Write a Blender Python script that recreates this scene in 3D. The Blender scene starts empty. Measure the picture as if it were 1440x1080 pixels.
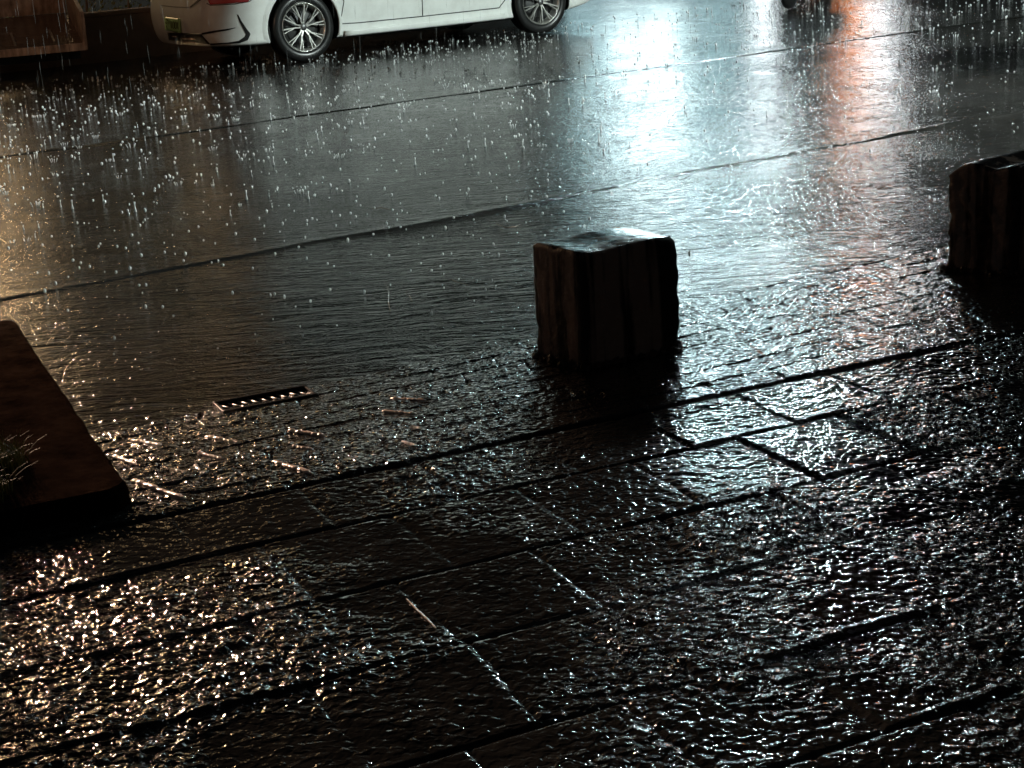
import bpy, bmesh, math, random
import numpy as np
from mathutils import Vector, Matrix
from mathutils.bvhtree import BVHTree
R = math.radians
random.seed(7)
rng = np.random.default_rng(11)
sc = bpy.context.scene
col = sc.collection

# ------------------------------------------------------------------ camera
FPX, PITCH, ROLL, CAMH = 2250.0, 0.2901, 0.0674, 1.3523
F = np.array([0, math.cos(PITCH), -math.sin(PITCH)])
R1 = np.array([1., 0, 0]); U1 = np.array([0, math.sin(PITCH), math.cos(PITCH)])
CR = math.cos(ROLL)*R1 - math.sin(ROLL)*U1
CU = math.sin(ROLL)*R1 + math.cos(ROLL)*U1
CO = np.array([0, 0, CAMH])
def raydir(x, y):
    return F + CR*(x-720)/FPX - CU*(y-540)/FPX
def gp(x, y, z=0.0):
    d = raydir(x, y); t = (z-CAMH)/d[2]
    return CO + d*t
cam = bpy.data.objects.new('camera', bpy.data.cameras.new('camera'))
col.objects.link(cam); sc.camera = cam
cam.data.sensor_width = 36; cam.data.lens = FPX/1440*36
cam.data.clip_end = 2000; cam.data.clip_start = 0.05
M = Matrix(((CR[0], CU[0], -F[0], 0), (CR[1], CU[1], -F[1], 0), (CR[2], CU[2], -F[2], CAMH), (0, 0, 0, 1)))
cam.matrix_world = M

PR = R(32.4); AR = np.array([math.cos(PR), math.sin(PR), 0]); BR = np.array([-math.sin(PR), math.cos(PR), 0])
PP = R(23.9); AP = np.array([math.cos(PP), math.sin(PP), 0]); BP = np.array([-math.sin(PP), math.cos(PP), 0])
def rd(a, b, z=0): return AR*a + BR*b + np.array([0, 0, z])     # road coordinates
def pv(u, v, z=0): return AP*u + BP*v + np.array([0, 0, z])     # pavement coordinates

# ------------------------------------------------------------------ helpers
def tag(o, label=None, cat=None, group=None, kind=None):
    if label: o['label'] = label
    if cat: o['category'] = cat
    if group: o['group'] = group
    if kind: o['kind'] = kind
    return o
def empty(name, loc, rz=0.0):
    o = bpy.data.objects.new(name, None); col.objects.link(o)
    o.location = tuple(loc); o.rotation_euler = (0, 0, rz); o.empty_display_size = .2
    return o
class MB:
    def __init__(s): s.v = []; s.f = []
    def add(s, vs, fs):
        n = len(s.v); s.v += [tuple(map(float, q)) for q in vs]; s.f += [tuple(i+n for i in q) for q in fs]; return s
    def box(s, x0, x1, y0, y1, z0, z1, m=None):
        vs = [(x, y, z) for z in (z0, z1) for y in (y0, y1) for x in (x0, x1)]
        if m is not None: vs = [tuple(m @ Vector(q)) for q in vs]
        return s.add(vs, [(0, 2, 3, 1), (4, 5, 7, 6), (0, 1, 5, 4), (2, 6, 7, 3), (0, 4, 6, 2), (1, 3, 7, 5)])
    def tube(s, pts, rad, n=10, caps=True):
        pts = [Vector(p) for p in pts]
        rs = rad if isinstance(rad, (list, tuple)) else [rad]*len(pts)
        vs = []; prev = None
        for i, p in enumerate(pts):
            d = (pts[min(i+1, len(pts)-1)] - pts[max(i-1, 0)]).normalized()
            if prev is None:
                a = d.orthogonal().normalized()
            else:
                a = (prev - d*prev.dot(d)).normalized()
            prev = a; b = d.cross(a)
            for k in range(n):
                t = 2*math.pi*k/n
                vs.append(p + (a*math.cos(t) + b*math.sin(t))*rs[i])
        fs = []
        for i in range(len(pts)-1):
            for k in range(n):
                fs.append((i*n+k, i*n+(k+1) % n, (i+1)*n+(k+1) % n, (i+1)*n+k))
        if caps:
            fs.append(tuple(range(n))[::-1]); fs.append(tuple((len(pts)-1)*n+k for k in range(n)))
        return s.add(vs, fs)
    def lathe(s, prof, n=48, axis='y', cen=(0, 0, 0), closed=False):
        vs = []; m = len(prof)
        for k in range(n):
            t = 2*math.pi*k/n; c, q = math.cos(t), math.sin(t)
            for r_, h in prof:
                if axis == 'y': vs.append((cen[0]+r_*c, cen[1]+h, cen[2]+r_*q))
                elif axis == 'x': vs.append((cen[0]+h, cen[1]+r_*c, cen[2]+r_*q))
                else: vs.append((cen[0]+r_*c, cen[1]+r_*q, cen[2]+h))
        fs = []
        for k in range(n):
            for j in range(m if closed else m-1):
                a = k*m+j; b = k*m+(j+1) % m; c2 = ((k+1) % n)*m+(j+1) % m; d = ((k+1) % n)*m+j
                fs.append((a, b, c2, d))
        return s.add(vs, fs)
    def build(s, name, mat, parent=None, smooth=False, bevel=0, solid=0):
        me = bpy.data.meshes.new(name); me.from_pydata(s.v, [], s.f); me.update()
        bm = bmesh.new(); bm.from_mesh(me); bmesh.ops.recalc_face_normals(bm, faces=bm.faces); bm.to_mesh(me); bm.free()
        o = bpy.data.objects.new(name, me); col.objects.link(o); me.materials.append(mat)
        if parent: o.parent = parent
        if smooth:
            me.polygons.foreach_set('use_smooth', [True]*len(me.polygons))
        if solid:
            md = o.modifiers.new('s', 'SOLIDIFY'); md.thickness = solid; md.offset = 1
        if bevel:
            md = o.modifiers.new('b', 'BEVEL'); md.width = bevel; md.segments = 2; md.limit_method = 'ANGLE'
        return o
def grid_obj(name, X, Y, Z, mat, smooth=True):
    n, m = X.shape
    me = bpy.data.meshes.new(name)
    me.vertices.add(n*m)
    me.vertices.foreach_set('co', np.stack([X, Y, Z], -1).reshape(-1).astype('f4'))
    i = np.arange(n*m).reshape(n, m)
    q = np.stack([i[:-1, :-1], i[1:, :-1], i[1:, 1:], i[:-1, 1:]], -1).reshape(-1, 4)
    me.loops.add(q.size); me.loops.foreach_set('vertex_index', q.reshape(-1).astype('i4'))
    me.polygons.add(len(q)); me.polygons.foreach_set('loop_start', (np.arange(len(q))*4).astype('i4'))
    me.update(calc_edges=True); me.validate()
    me.polygons.foreach_set('use_smooth', [smooth]*len(q))
    o = bpy.data.objects.new(name, me); col.objects.link(o); me.materials.append(mat)
    return o
def vn(x, y, f, seed=0):
    g = np.random.default_rng(seed).random((256, 256))*2-1
    x = np.asarray(x)*f+37.3; y = np.asarray(y)*f+91.7
    xi = np.floor(x).astype(int); yi = np.floor(y).astype(int); fx = x-xi; fy = y-yi
    fx = fx*fx*fx*(fx*(fx*6-15)+10); fy = fy*fy*fy*(fy*(fy*6-15)+10)
    a = g[xi % 256, yi % 256]; b = g[(xi+1) % 256, yi % 256]; c = g[xi % 256, (yi+1) % 256]; d = g[(xi+1) % 256, (yi+1) % 256]
    return (a*(1-fx)+b*fx)*(1-fy)+(c*(1-fx)+d*fx)*fy

# ------------------------------------------------------------------ materials
def mat(name, base=(.5, .5, .5), rough=.5, metal=0., spec=.5, emit=None, es=0., coat=0., fn=None, trans=0., alpha=1.):
    m = bpy.data.materials.new(name); m.use_nodes = True
    nt = m.node_tree; b = nt.nodes['Principled BSDF']
    b.inputs['Base Color'].default_value = (*base, 1); b.inputs['Roughness'].default_value = rough
    b.inputs['Metallic'].default_value = metal; b.inputs['Specular IOR Level'].default_value = spec
    b.inputs['Coat Weight'].default_value = coat; b.inputs['Coat Roughness'].default_value = .04
    b.inputs['Transmission Weight'].default_value = trans; b.inputs['Alpha'].default_value = alpha
    if emit:
        b.inputs['Emission Color'].default_value = (*emit, 1); b.inputs['Emission Strength'].default_value = es
    if fn: fn(nt, b)
    return m
def N(nt, t, **kw):
    n = nt.nodes.new(t)
    for k, v in kw.items():
        if k in n.inputs: n.inputs[k].default_value = v
        else: setattr(n, k, v)
    return n
def coords(nt, ang=0., scale=(1, 1, 1), obj=False):
    if obj:
        tc = N(nt, 'ShaderNodeTexCoord'); src = tc.outputs['Object']
    else:
        g = N(nt, 'ShaderNodeNewGeometry'); src = g.outputs['Position']
    mp = N(nt, 'ShaderNodeMapping'); mp.inputs['Rotation'].default_value = (0, 0, -ang); mp.inputs['Scale'].default_value = scale
    mp.vector_type = 'POINT'
    nt.links.new(src, mp.inputs['Vector']); return mp.outputs['Vector']
def noise(nt, vec, scale, detail=3, rough=.55, dist=0.):
    n = N(nt, 'ShaderNodeTexNoise'); n.inputs['Scale'].default_value = scale; n.inputs['Detail'].default_value = detail
    n.inputs['Roughness'].default_value = rough; n.inputs['Distortion'].default_value = dist
    nt.links.new(vec, n.inputs['Vector']); return n.outputs['Fac']
def ramp(nt, fac, stops):
    r = N(nt, 'ShaderNodeValToRGB'); e = r.color_ramp.elements
    while len(e) < len(stops): e.new(.5)
    for k, (p, c) in enumerate(stops):
        e[k].position = p; e[k].color = (*c, 1) if len(c) == 3 else c
    nt.links.new(fac, r.inputs['Fac']); return r.outputs['Color']
def math_(nt, op, a, b=None, c=None):
    n = N(nt, 'ShaderNodeMath'); n.operation = op
    for k, v in enumerate((a, b, c)):
        if v is None: continue
        if isinstance(v, (int, float)): n.inputs[k].default_value = v
        else: nt.links.new(v, n.inputs[k])
    return n.outputs[0]
def bump(nt, h, strength, dist, prev=None):
    b = N(nt, 'ShaderNodeBump'); b.inputs['Strength'].default_value = strength; b.inputs['Distance'].default_value = dist
    nt.links.new(h, b.inputs['Height'])
    if prev is not None: nt.links.new(prev, b.inputs['Normal'])
    return b.outputs['Normal']

def fn_pave(nt, b):
    v = coords(nt)
    big = noise(nt, v, 2.5, 4)
    c = ramp(nt, noise(nt, v, 9, 6), [(.3, (.010, .010, .0095)), (.7, (.026, .025, .023))])
    nt.links.new(c, b.inputs['Base Color'])
    r_ = ramp(nt, big, [(.35, (.03, .03, .03)), (.7, (.075, .075, .075))]); nt.links.new(r_, b.inputs['Roughness'])
    # hammered stone under a film of water: medium pits plus finer grain
    at_ = N(nt, 'ShaderNodeAttribute'); at_.attribute_name = 'relief'; amp = at_.outputs['Fac']
    n1 = bump(nt, math_(nt, 'MULTIPLY', noise(nt, v, 50, 1.2, .45, .5), amp), 1.0, .0112)
    n2 = bump(nt, math_(nt, 'MULTIPLY', noise(nt, v, 150, 1, .5), amp), 1.0, .0011, n1)
    nt.links.new(n2, b.inputs['Normal'])
    b.inputs['IOR'].default_value = 1.4
PAVE = mat('wet_stone_paving', rough=.08, fn=fn_pave)

def ring_height(nt, v, scale, freq, seed):
    """expanding rings where drops hit the water film"""
    add = N(nt, 'ShaderNodeVectorMath'); add.operation = 'ADD'; nt.links.new(v, add.inputs[0]); add.inputs[1].default_value = (seed*3.7, seed*1.3, 0)
    vo = N(nt, 'ShaderNodeTexVoronoi'); vo.voronoi_dimensions = '2D'; vo.inputs['Scale'].default_value = scale
    nt.links.new(add.outputs[0], vo.inputs['Vector'])
    d = vo.outputs['Distance']
    col_ = N(nt, 'ShaderNodeSeparateColor'); nt.links.new(vo.outputs['Color'], col_.inputs[0])
    rad = math_(nt, 'MULTIPLY', col_.outputs[0], .40)
    x = math_(nt, 'SUBTRACT', d, rad)
    env = math_(nt, 'POWER', 2.718, math_(nt, 'MULTIPLY', math_(nt, 'MULTIPLY', x, x), -420))
    s = math_(nt, 'SINE', math_(nt, 'MULTIPLY', x, freq))
    edge = math_(nt, 'SUBTRACT', 1, math_(nt, 'SMOOTH_MIN', math_(nt, 'MULTIPLY', d, 2.0), 1, .1))
    return math_(nt, 'MULTIPLY', math_(nt, 'MULTIPLY', s, env), edge)

def fn_road(nt, b):
    v = coords(nt, PR)
    c = ramp(nt, noise(nt, v, 3, 7, .65), [(.3, (.007, .007, .0065)), (.7, (.018, .017, .016))])
    nt.links.new(c, b.inputs['Base Color'])
    r_ = ramp(nt, noise(nt, v, .9, 5), [(.35, (.05, .05, .05)), (.65, (.16, .16, .16))]); nt.links.new(r_, b.inputs['Roughness'])
    vs = coords(nt, PR, (.45, 1.6, 1))
    # runoff is livelier in the gutter lane beside the pavement
    sb = N(nt, 'ShaderNodeSeparateXYZ'); nt.links.new(v, sb.inputs[0])
    gm = N(nt, 'ShaderNodeMapRange'); nt.links.new(sb.outputs[1], gm.inputs[0])
    gm.inputs[1].default_value = 5.7; gm.inputs[2].default_value = 6.7; gm.inputs[3].default_value = 2.6; gm.inputs[4].default_value = .85
    n0 = bump(nt, math_(nt, 'MULTIPLY', noise(nt, vs, 9, 3, .6, .9), gm.outputs[0]), 1.0, .0038)
    pm = N(nt, 'ShaderNodeMapRange'); nt.links.new(noise(nt, v, 1.1, 5, .6), pm.inputs[0])
    pm.inputs[1].default_value = .36; pm.inputs[2].default_value = .64; pm.inputs[3].default_value = .35; pm.inputs[4].default_value = 1.2
    n1 = bump(nt, math_(nt, 'MULTIPLY', noise(nt, v, 55, 3, .65, .3), pm.outputs[0]), 1.0, .0026, n0)
    n2 = bump(nt, noise(nt, v, 150, 2, .6), 1.0, .0006, n1)
    rh = math_(nt, 'ADD', ring_height(nt, v, 6.5, 75, 1), ring_height(nt, v, 9.5, 75, 2))
    n3 = bump(nt, rh, 1.0, .0011, n2)
    nt.links.new(n3, b.inputs['Normal'])
    b.inputs['IOR'].default_value = 1.4
ROAD = mat('wet_asphalt', rough=.1, fn=fn_road)

def fn_conc(dark, light, streak):
    def f(nt, b):
        v = coords(nt, 0, (1, 1, 1), True)
        n = noise(nt, v, 14, 8, .65)
        c = ramp(nt, n, [(.3, dark), (.75, light)])
        vs = coords(nt, .5, (11, 11, .9), True)
        s = ramp(nt, noise(nt, vs, 1.4, 3, .5), [(.52, (0, 0, 0)), (.60, (1, 1, 1))])
        mx = N(nt, 'ShaderNodeMix'); mx.data_type = 'RGBA'
        nt.links.new(s, mx.inputs['Factor']); nt.links.new(c, mx.inputs[6]); mx.inputs[7].default_value = (*streak, 1)
        nt.links.new(mx.outputs[2], b.inputs['Base Color'])
        g_ = N(nt, 'ShaderNodeNewGeometry'); sx_ = N(nt, 'ShaderNodeSeparateXYZ'); nt.links.new(g_.outputs['True Normal'], sx_.inputs[0])
        nt.links.new(ramp(nt, sx_.outputs[2], [(.55, (.5, .5, .5)), (.8, (.20, .20, .20))]), b.inputs['Roughness'])
        tp_ = ramp(nt, sx_.outputs[2], [(.55, (1, 1, 1)), (.8, (.16, .16, .16))])
        n1 = bump(nt, math_(nt, 'MULTIPLY', noise(nt, v, 55, 5, .7), tp_), 1., .0045); nt.links.new(n1, b.inputs['Normal'])
    return f
BLOCK = mat('wet_weathered_concrete', rough=.16, fn=fn_conc((.012, .009, .008), (.03, .021, .017), (.5, .36, .28)))
RUBBLE = mat('broken_mortar', rough=.3, fn=fn_conc((.04, .028, .02), (.09, .065, .045), (.1, .07, .05)))
def fn_soil(nt, b):
    v = coords(nt)
    c = ramp(nt, noise(nt, v, 12, 8, .7), [(.35, (.008, .005, .0035)), (.7, (.034, .020, .014))]); nt.links.new(c, b.inputs['Base Color'])
    nt.links.new(bump(nt, noise(nt, v, 50, 6, .75), 1., .010), b.inputs['Normal'])
SOIL = mat('dark_rendered_concrete', rough=.95, spec=.0, fn=fn_soil)
def fn_wall(nt, b):
    v = coords(nt)
    c = ramp(nt, noise(nt, v, 4, 8, .7), [(.3, (.13, .085, .062)), (.75, (.20, .135, .10))]); nt.links.new(c, b.inputs['Base Color'])
    nt.links.new(bump(nt, noise(nt, v, 40, 5, .7), .5, .006), b.inputs['Normal'])
WALL = mat('damp_brown_render', rough=.7, spec=.3, fn=fn_wall)
def fn_fac(nt, b):
    v = coords(nt)
    c = ramp(nt, noise(nt, v, 1.2, 6, .6), [(.3, (.012, .012, .011)), (.75, (.022, .021, .020))]); nt.links.new(c, b.inputs['Base Color'])
FACADE = mat('grey_facade_render', rough=.8, fn=fn_fac)
def fn_paint(nt, b):
    v = coords(nt, 0, (1, 1, 1), True)
    n = noise(nt, v, 60, 3, .5)
    dc = ramp(nt, noise(nt, v, 5, 8, .7), [(.38, (.68, .69, .66)), (.6, (.76, .78, .75))]); nt.links.new(dc, b.inputs['Base Color'])
    nt.links.new(bump(nt, n, .12, .004), b.inputs['Coat Normal'])
PAINT = mat('white_car_paint', (.74, .76, .73), .35, coat=1., fn=fn_paint)
def fn_leaf(nt, b):
    oi = N(nt, 'ShaderNodeNewGeometry')
    c = ramp(nt, oi.outputs['Random Per Island'], [(0, (.08, .10, .02)), (.6, (.18, .18, .05)), (1, (.32, .26, .09))]); nt.links.new(c, b.inputs['Base Color'])
LEAF = mat('wet_leaves', rough=.6, spec=.2, fn=fn_leaf)
BLACK = mat('black_plastic', (.012, .012, .012), .35)
SEAM = mat('dark_panel_gap', (.01, .01, .01), .6)
RUBBER = mat('wet_tyre_rubber', (.014, .014, .014), .32)
SILVER = mat('machined_alloy', (.80, .79, .74), .28, metal=.85)
GREYMET = mat('dull_grey_metal', (.12, .12, .12), .4, metal=.8)
GLASS = mat('tinted_car_glass', (.01, .012, .012), .05)
REDLENS = mat('red_lamp_lens', (.22, .03, .035), .12, coat=1, emit=(1, .12, .08), es=.03)
CLEAR = mat('clear_lamp_lens', (.7, .55, .5), .1, coat=1)
PLATE = mat('pale_green_plate', (.34, .56, .24), .4)
PLATEINK = mat('dark_plate_lettering', (.05, .06, .02), .5)
DARKPAINT = mat('dark_scooter_paint', (.015, .015, .018), .3, coat=.5)
IRON = mat('wet_cast_iron', (.03, .027, .025), .25, metal=.4)
def fn_tray(nt, b):
    v = coords(nt, 0, (1, 1, 1), True)
    vs = coords(nt, 0, (14, 14, 1.2), True)
    k = math_(nt, 'MULTIPLY', noise(nt, v, 6, 7, .7), noise(nt, vs, 1.5, 4, .6))
    c = ramp(nt, k, [(.16, (.16, .115, .09)), (.3, (.40, .30, .235)), (.42, (.55, .43, .34))]); nt.links.new(c, b.inputs['Base Color'])
TRAY = mat('scuffed_painted_steel', rough=.32, fn=fn_tray)
def fn_deck(nt, b):
    v = coords(nt, 0, (1, 1, 1), True)
    c = ramp(nt, noise(nt, v, 3, 7, .7), [(.3, (.07, .048, .035)), (.7, (.17, .125, .095))]); nt.links.new(c, b.inputs['Base Color'])
    nt.links.new(bump(nt, noise(nt, v, 18, 4, .6), .6, .004), b.inputs['Normal'])
DECK = mat('wet_cargo_deck', rough=.16, fn=fn_deck)
def lit(name, c, s): return mat(name, (.1, .1, .1), .5, emit=c, es=s)
COOLBASE = lit('dim_cool_shop_glass', (.62, .93, 1.), 1.1)
COOLWIN = lit('cool_lit_window', (.74, .97, 1.), 42)
COOLWIN2 = lit('soft_cool_lit_window', (.52, .93, 1.), 4.5)
COOLPANEL = lit('added_cool_panel', (.66, .95, 1.), .9)  # glowing panels added above the windows for sparkle on the paving
WHITEWIN = lit('white_lit_window', (.90, .97, 1.), 26)
ORANGE = lit('orange_lit_sign', (1., .27, .02), 14)
WARMWIN = lit('warm_lit_window', (1., .66, .32), 2.6)
WARMLENS = lit('warm_lamp_lens', (1., .62, .28), 60)
COOLLENS = lit('cool_lamp_lens', (.8, 1., .95), 60)
DIMWIN = lit('dim_window', (.75, .95, .85), .12)
def fn_water(nt, b): pass
DROP = mat('water_drop', (.85, .88, .88), .08, trans=.35, spec=.8); DROP.node_tree.nodes['Principled BSDF'].inputs['IOR'].default_value = 1.33  # white base stands in for lamplight the drops would refract
# falling drops: thin clear water, mostly seen through
m = bpy.data.materials.new('falling_water'); m.use_nodes = True; nt = m.node_tree; b = nt.nodes['Principled BSDF']
b.inputs['Base Color'].default_value = (.85, .88, .87, 1); b.inputs['Roughness'].default_value = .2; b.inputs['Alpha'].default_value = .055
RAIN = m

# ------------------------------------------------------------------ world
w = bpy.data.worlds.new('World'); sc.world = w; w.use_nodes = True
nt = w.node_tree; bg = nt.nodes['Background']
sky = nt.nodes.new('ShaderNodeTexSky'); sky.sky_type = 'NISHITA'; sky.sun_disc = False
sky.sun_elevation = R(-4); sky.sun_rotation = R(200)
nt.links.new(sky.outputs[0], bg.inputs['Color']); bg.inputs['Strength'].default_value = .18

# ------------------------------------------------------------------ road (one sheet to the horizon)
L1 = float(np.mean([np.dot(gp(*q), BR) for q in [(0, 220), (400, 167), (860, 104), (1110, 69)]]))
L2 = float(np.mean([np.dot(gp(*q), BR) for q in [(10, 420), (400, 348), (780, 278), (1261, 193)]]))
def spaced(segs):
    out = []
    for a, b_, st in segs:
        n = max(1, int(round((b_-a)/st))); out += list(np.linspace(a, b_, n, endpoint=False))
    return np.array(out+[segs[-1][1]])
aa = spaced([(-400, -60, 40), (-60, -12, 2), (-12, 24, .07), (24, 60, 1.5), (60, 400, 40)])
bb = spaced([(-400, -40, 40), (-40, 2.5, 2.5), (2.5, L2-.35, .08), (L2-.35, L2+.3, .012), (L2+.3, L1-.3, .09), (L1-.3, L1+.3, .016), (L1+.3, 19, .15), (19, 60, 2), (60, 400, 40)])
A_, B_ = np.meshgrid(aa, bb, indexing='ij')
def seam(b_, a, c, wob, lipw, liph, cw, cd):
    cc = c + wob*vn(a, a*0, .7, 5)+wob*.5*vn(a, a*0+3, 4, 6)
    x = b_-cc
    amp = .75+.45*vn(a, a*0, 1.1, 9)
    lip = liph*np.exp(-((x-lipw*.9)/lipw)**2)*np.where(x > -lipw, 1, 1)*amp
    crack = -cd*np.exp(-(x/cw)**2)*(.8+.5*vn(a, a*0, 2.5, 12))
    return lip+crack
Zr = seam(B_, A_, L1, .03, .09, .009, .015, .008) + seam(B_, A_, L2, .035, .045, .011, .008, .0045)
inn = (A_ > -12) & (A_ < 24) & (B_ > 2) & (B_ < 19)
Zr = Zr*inn + (.005*vn(A_, B_, .55, 21)+.0028*vn(A_, B_, 1.9, 22)+.0014*vn(A_, B_, 5.5, 24))*inn
Zr -= .006
P = AR[:, None, None]*A_ + BR[:, None, None]*B_
road = grid_obj('road', P[0], P[1], Zr, ROAD); tag(road, kind='structure')

# ------------------------------------------------------------------ pavement
VR = 3.40
RIDGE_Z = .10
def foot_v(u):
    pts = np.array([[np.dot(gp(*q), AP), np.dot(gp(*q), BP)] for q in [(100, 620), (300, 575), (455, 553), (745, 490), (1040, 410), (1234, 368), (1329, 352)]])
    k = np.polyfit(pts[:, 0], pts[:, 1], 1)
    return np.maximum(VR+.4, k[0]*u+k[1])
def ridge_v(u): return VR + .018*vn(u, u*0, .9, 31)
ROWS = [1.48, 1.79, 2.09, 2.43, 2.75, 3.095]
OFF = {0: .07, 1: .21, 2: .06, 3: .055, 4: .185, 5: .065}     # cross joint phase per row
T = .295
def joint(d, w_, dep): return -dep*np.exp(-(d/w_)**2)
def zpave(u, v, fine=True):
    rv = ridge_v(u); fv = foot_v(u)
    t = np.clip((v-rv)/(fv-rv), 0, 1)
    base = np.where(v < rv, RIDGE_Z, RIDGE_Z-(RIDGE_Z-.012)*(t**1.15))
    # wobbling row lines of the flags
    vw = v + .010*vn(u, v*.3, 1.6, 41) + .004*vn(u, v, 7, 42)
    uw = u + .010*vn(u, v, 2.6, 43) + .003*vn(u, v, 17, 44)
    rows = np.array([-9.]+[1.48-.32*k for k in range(12, 0, -1)]+ROWS+[VR])
    idx = np.searchsorted(rows, np.clip(vw, -8.9, VR-.001))-1
    z = np.zeros_like(u)
    lo = rows[idx]; hi = rows[np.minimum(idx+1, len(rows)-1)]
    near = v < rv
    dv = np.minimum(np.abs(vw-lo), np.abs(hi-vw))
    dlow = vw-lo
    k = idx-13
    ph = np.choose(np.clip(k, 0, 5), [OFF[i] for i in range(6)])
    ph = np.where(k < 0, (idx*.131) % T, ph)
    c = np.floor((uw-ph)/T); du = (uw-ph)-c*T; dd = np.minimum(du, T-du)
    h = np.random.default_rng(5).random((64, 256))
    ci = c.astype(int) % 256; ri = idx % 64
    tile = (h[ri, ci]-.5)
    tx = (h[(ri+7) % 64, ci]-.5); ty = (h[(ri+19) % 64, ci]-.5)
    jn = np.where(h[(ri+3) % 64, ci] > .15, 1., .55)
    fade = np.clip(.6+.6*vn(u, v, 1.9, 48), .25, 1.)
    zn = joint(dv, .0042, .0060)*(.85+.15*jn)*fade + joint(dd, .0050, .0058)*np.clip(fade*1.4, .3, 1)*(.6+.4*np.clip((AP[0]*u+BP[0]*v+.1)/.5, 0, 1)) + tile*.0028 + tx*(du-T/2)*.022 + ty*(dlow-.16)*.020
    wxx = AP[0]*u+BP[0]*v
    # worn, slightly raised lips along the long joints
    zn += .0050*np.exp(-((dlow-.016)/.009)**2)*np.clip(vn(u, v*.2, 3.1, 50)*1.6+.3, 0, 1)*(.35+.65*np.clip(wxx/1.2, 0, 1))
    zn = np.where(near, zn, 0)
    # strip of small setts falling to the road
    nr = 8
    tt = t*nr + .13*vn(u, v, 1.7, 55)+.05*vn(u, v, 8, 56)
    r2 = np.floor(tt); fr = tt-r2; hgt = (fv-rv)/nr
    d1 = np.minimum(fr, 1-fr)*hgt
    us = u + (v-rv)*(-.30) + .006*vn(u, v, 3, 57)
    T2 = .21; p2 = (r2 % 2)*.105+.02*r2
    c2 = np.floor((us-p2)/T2); e2 = (us-p2)-c2*T2; d2 = np.minimum(e2, T2-e2)
    i2 = c2.astype(int) % 256; j2 = (r2.astype(int)+40) % 64
    q = h[j2, i2]-.5
    zs = joint(d1, .005, .0042)*np.clip(.6+.8*vn(u, v, 2.3, 58), .1, 1)*np.where(h[(j2+5) % 64, i2] > .2, 1, .3) + joint(d2, .005, .004)*(h[(j2+9) % 64, i2] > .4) + q*.003 + (h[(j2+11) % 64, i2]-.5)*(fr-.5)*.004
    z += zn + np.where(near, 0, zs)
    # the wide joint at the crest
    z += joint(v-rv, .011, .013)
    # hammered relief, rougher on some flags than on others; the setts by the road are worn smoother to the right
    e = vn(u, v, 26, 61)*.0010 + vn(u+.3*v, v, 60, 62)*.0011
    patch_ = np.clip(.85+1.3*vn(u, v, 2.8, 63)+.7*vn(u, v, 7.5, 64), .34, 1.6)
    wx = AP[0]*u+BP[0]*v
    left = np.clip((.35-wx)/.7, 0, 1)
    amp = np.where(near, (.62+.7*h[(ri+23) % 64, ci])*patch_, (.36+.25*h[(j2+15) % 64, i2])*(.6+.4*patch_)*(1+1.5*left))
    z += e*(.25+amp)*1.05
    return base+z, amp
def ppv(u, v):
    return AP[0]*u+BP[0]*v, AP[1]*u+BP[1]*v
us = spaced([(-30, -3, 1.5), (-3, -.1, .05), (-.1, 4.1, .0075), (4.1, 7, .05), (7, 40, 1.5)])
vs = spaced([(-12, 0, .6), (0, 1.45, .05), (1.45, VR, .0065)])
tt = spaced([(0, 1, .0068)])
U_, V_ = np.meshgrid(us, vs[:-1], indexing='ij')
Ut, Tt = np.meshgrid(us, tt, indexing='ij')
Vt = ridge_v(Ut) + (foot_v(Ut)-ridge_v(Ut))*Tt
# pull last near column onto ridge smoothly
V_ = V_ + (ridge_v(U_)-VR)*np.clip((V_-2.9)/.5, 0, 1)
UU = np.concatenate([U_, Ut], 1); VV = np.concatenate([V_, Vt], 1)
ZZ, AMP = zpave(UU, VV)
AMP = np.concatenate([AMP, AMP[:, -1:], AMP[:, -1:]], 1)
# front edge drops to the road
UU = np.concatenate([UU, us[:, None], us[:, None]], 1)
fe = foot_v(us)+.012*vn(us, us*0, 5, 70)+.006*vn(us, us*0, 17, 71)
VV = np.concatenate([VV, (fe+.004)[:, None], (fe+.008)[:, None]], 1)
ZZ = np.concatenate([ZZ, np.full((len(us), 1), .006), np.full((len(us), 1), -.05)], 1)
X_, Y_ = ppv(UU, VV)
pave = grid_obj('pavement', X_, Y_, ZZ, PAVE); tag(pave, kind='structure')
ra = pave.data.attributes.new('relief', 'FLOAT', 'POINT'); ra.data.foreach_set('value', AMP.reshape(-1).astype('f4'))
def zground(x, y):
    p = np.array([x, y, 0.]); u = np.array([np.dot(p, AP)]); v = np.array([np.dot(p, BP)])
    if v[0] > foot_v(u)[0]: return -.004
    rv = ridge_v(u)[0]; fv = foot_v(u)[0]; t = min(max((v[0]-rv)/(fv-rv), 0), 1)
    return RIDGE_Z-(RIDGE_Z-.012)*(t**1.15)

# raised beads at the strip's cross joints: their pale colour paints warm glints
def bead(pix, name='glint_bead'):
    mb = MB()
    for (x0, y0, x1, y1, wd) in pix:
        zt = .07
        p0 = gp(x0, y0, zt); p1 = gp(x1, y1, zt)
        pts = []; rr = []
        n = 26
        for i in range(n+1):
            q = p0+(p1-p0)*i/n
            q = q + AP*random.uniform(-.001, .001)
            pts.append((q[0], q[1], zground(q[0], q[1])-wd*.45+random.uniform(-.0008, .0008)))
            e_ = min(1, (i+.3)/2., (n-i+.3)/2.)
            rr.append(wd*1.3*(.6+.4*e_)*random.uniform(.62, 1.15))
        mb.tube(pts, rr, 8)
    o = mb.build(name, PAVE2, None, smooth=True); return o
PAVE2 = mat('pale_painted_glint', (.80, .62, .52), .2, fn=lambda nt, b: nt.links.new(bump(nt, noise(nt, coords(nt), 120, 3, .6), .6, .002), b.inputs['Normal']))
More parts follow.
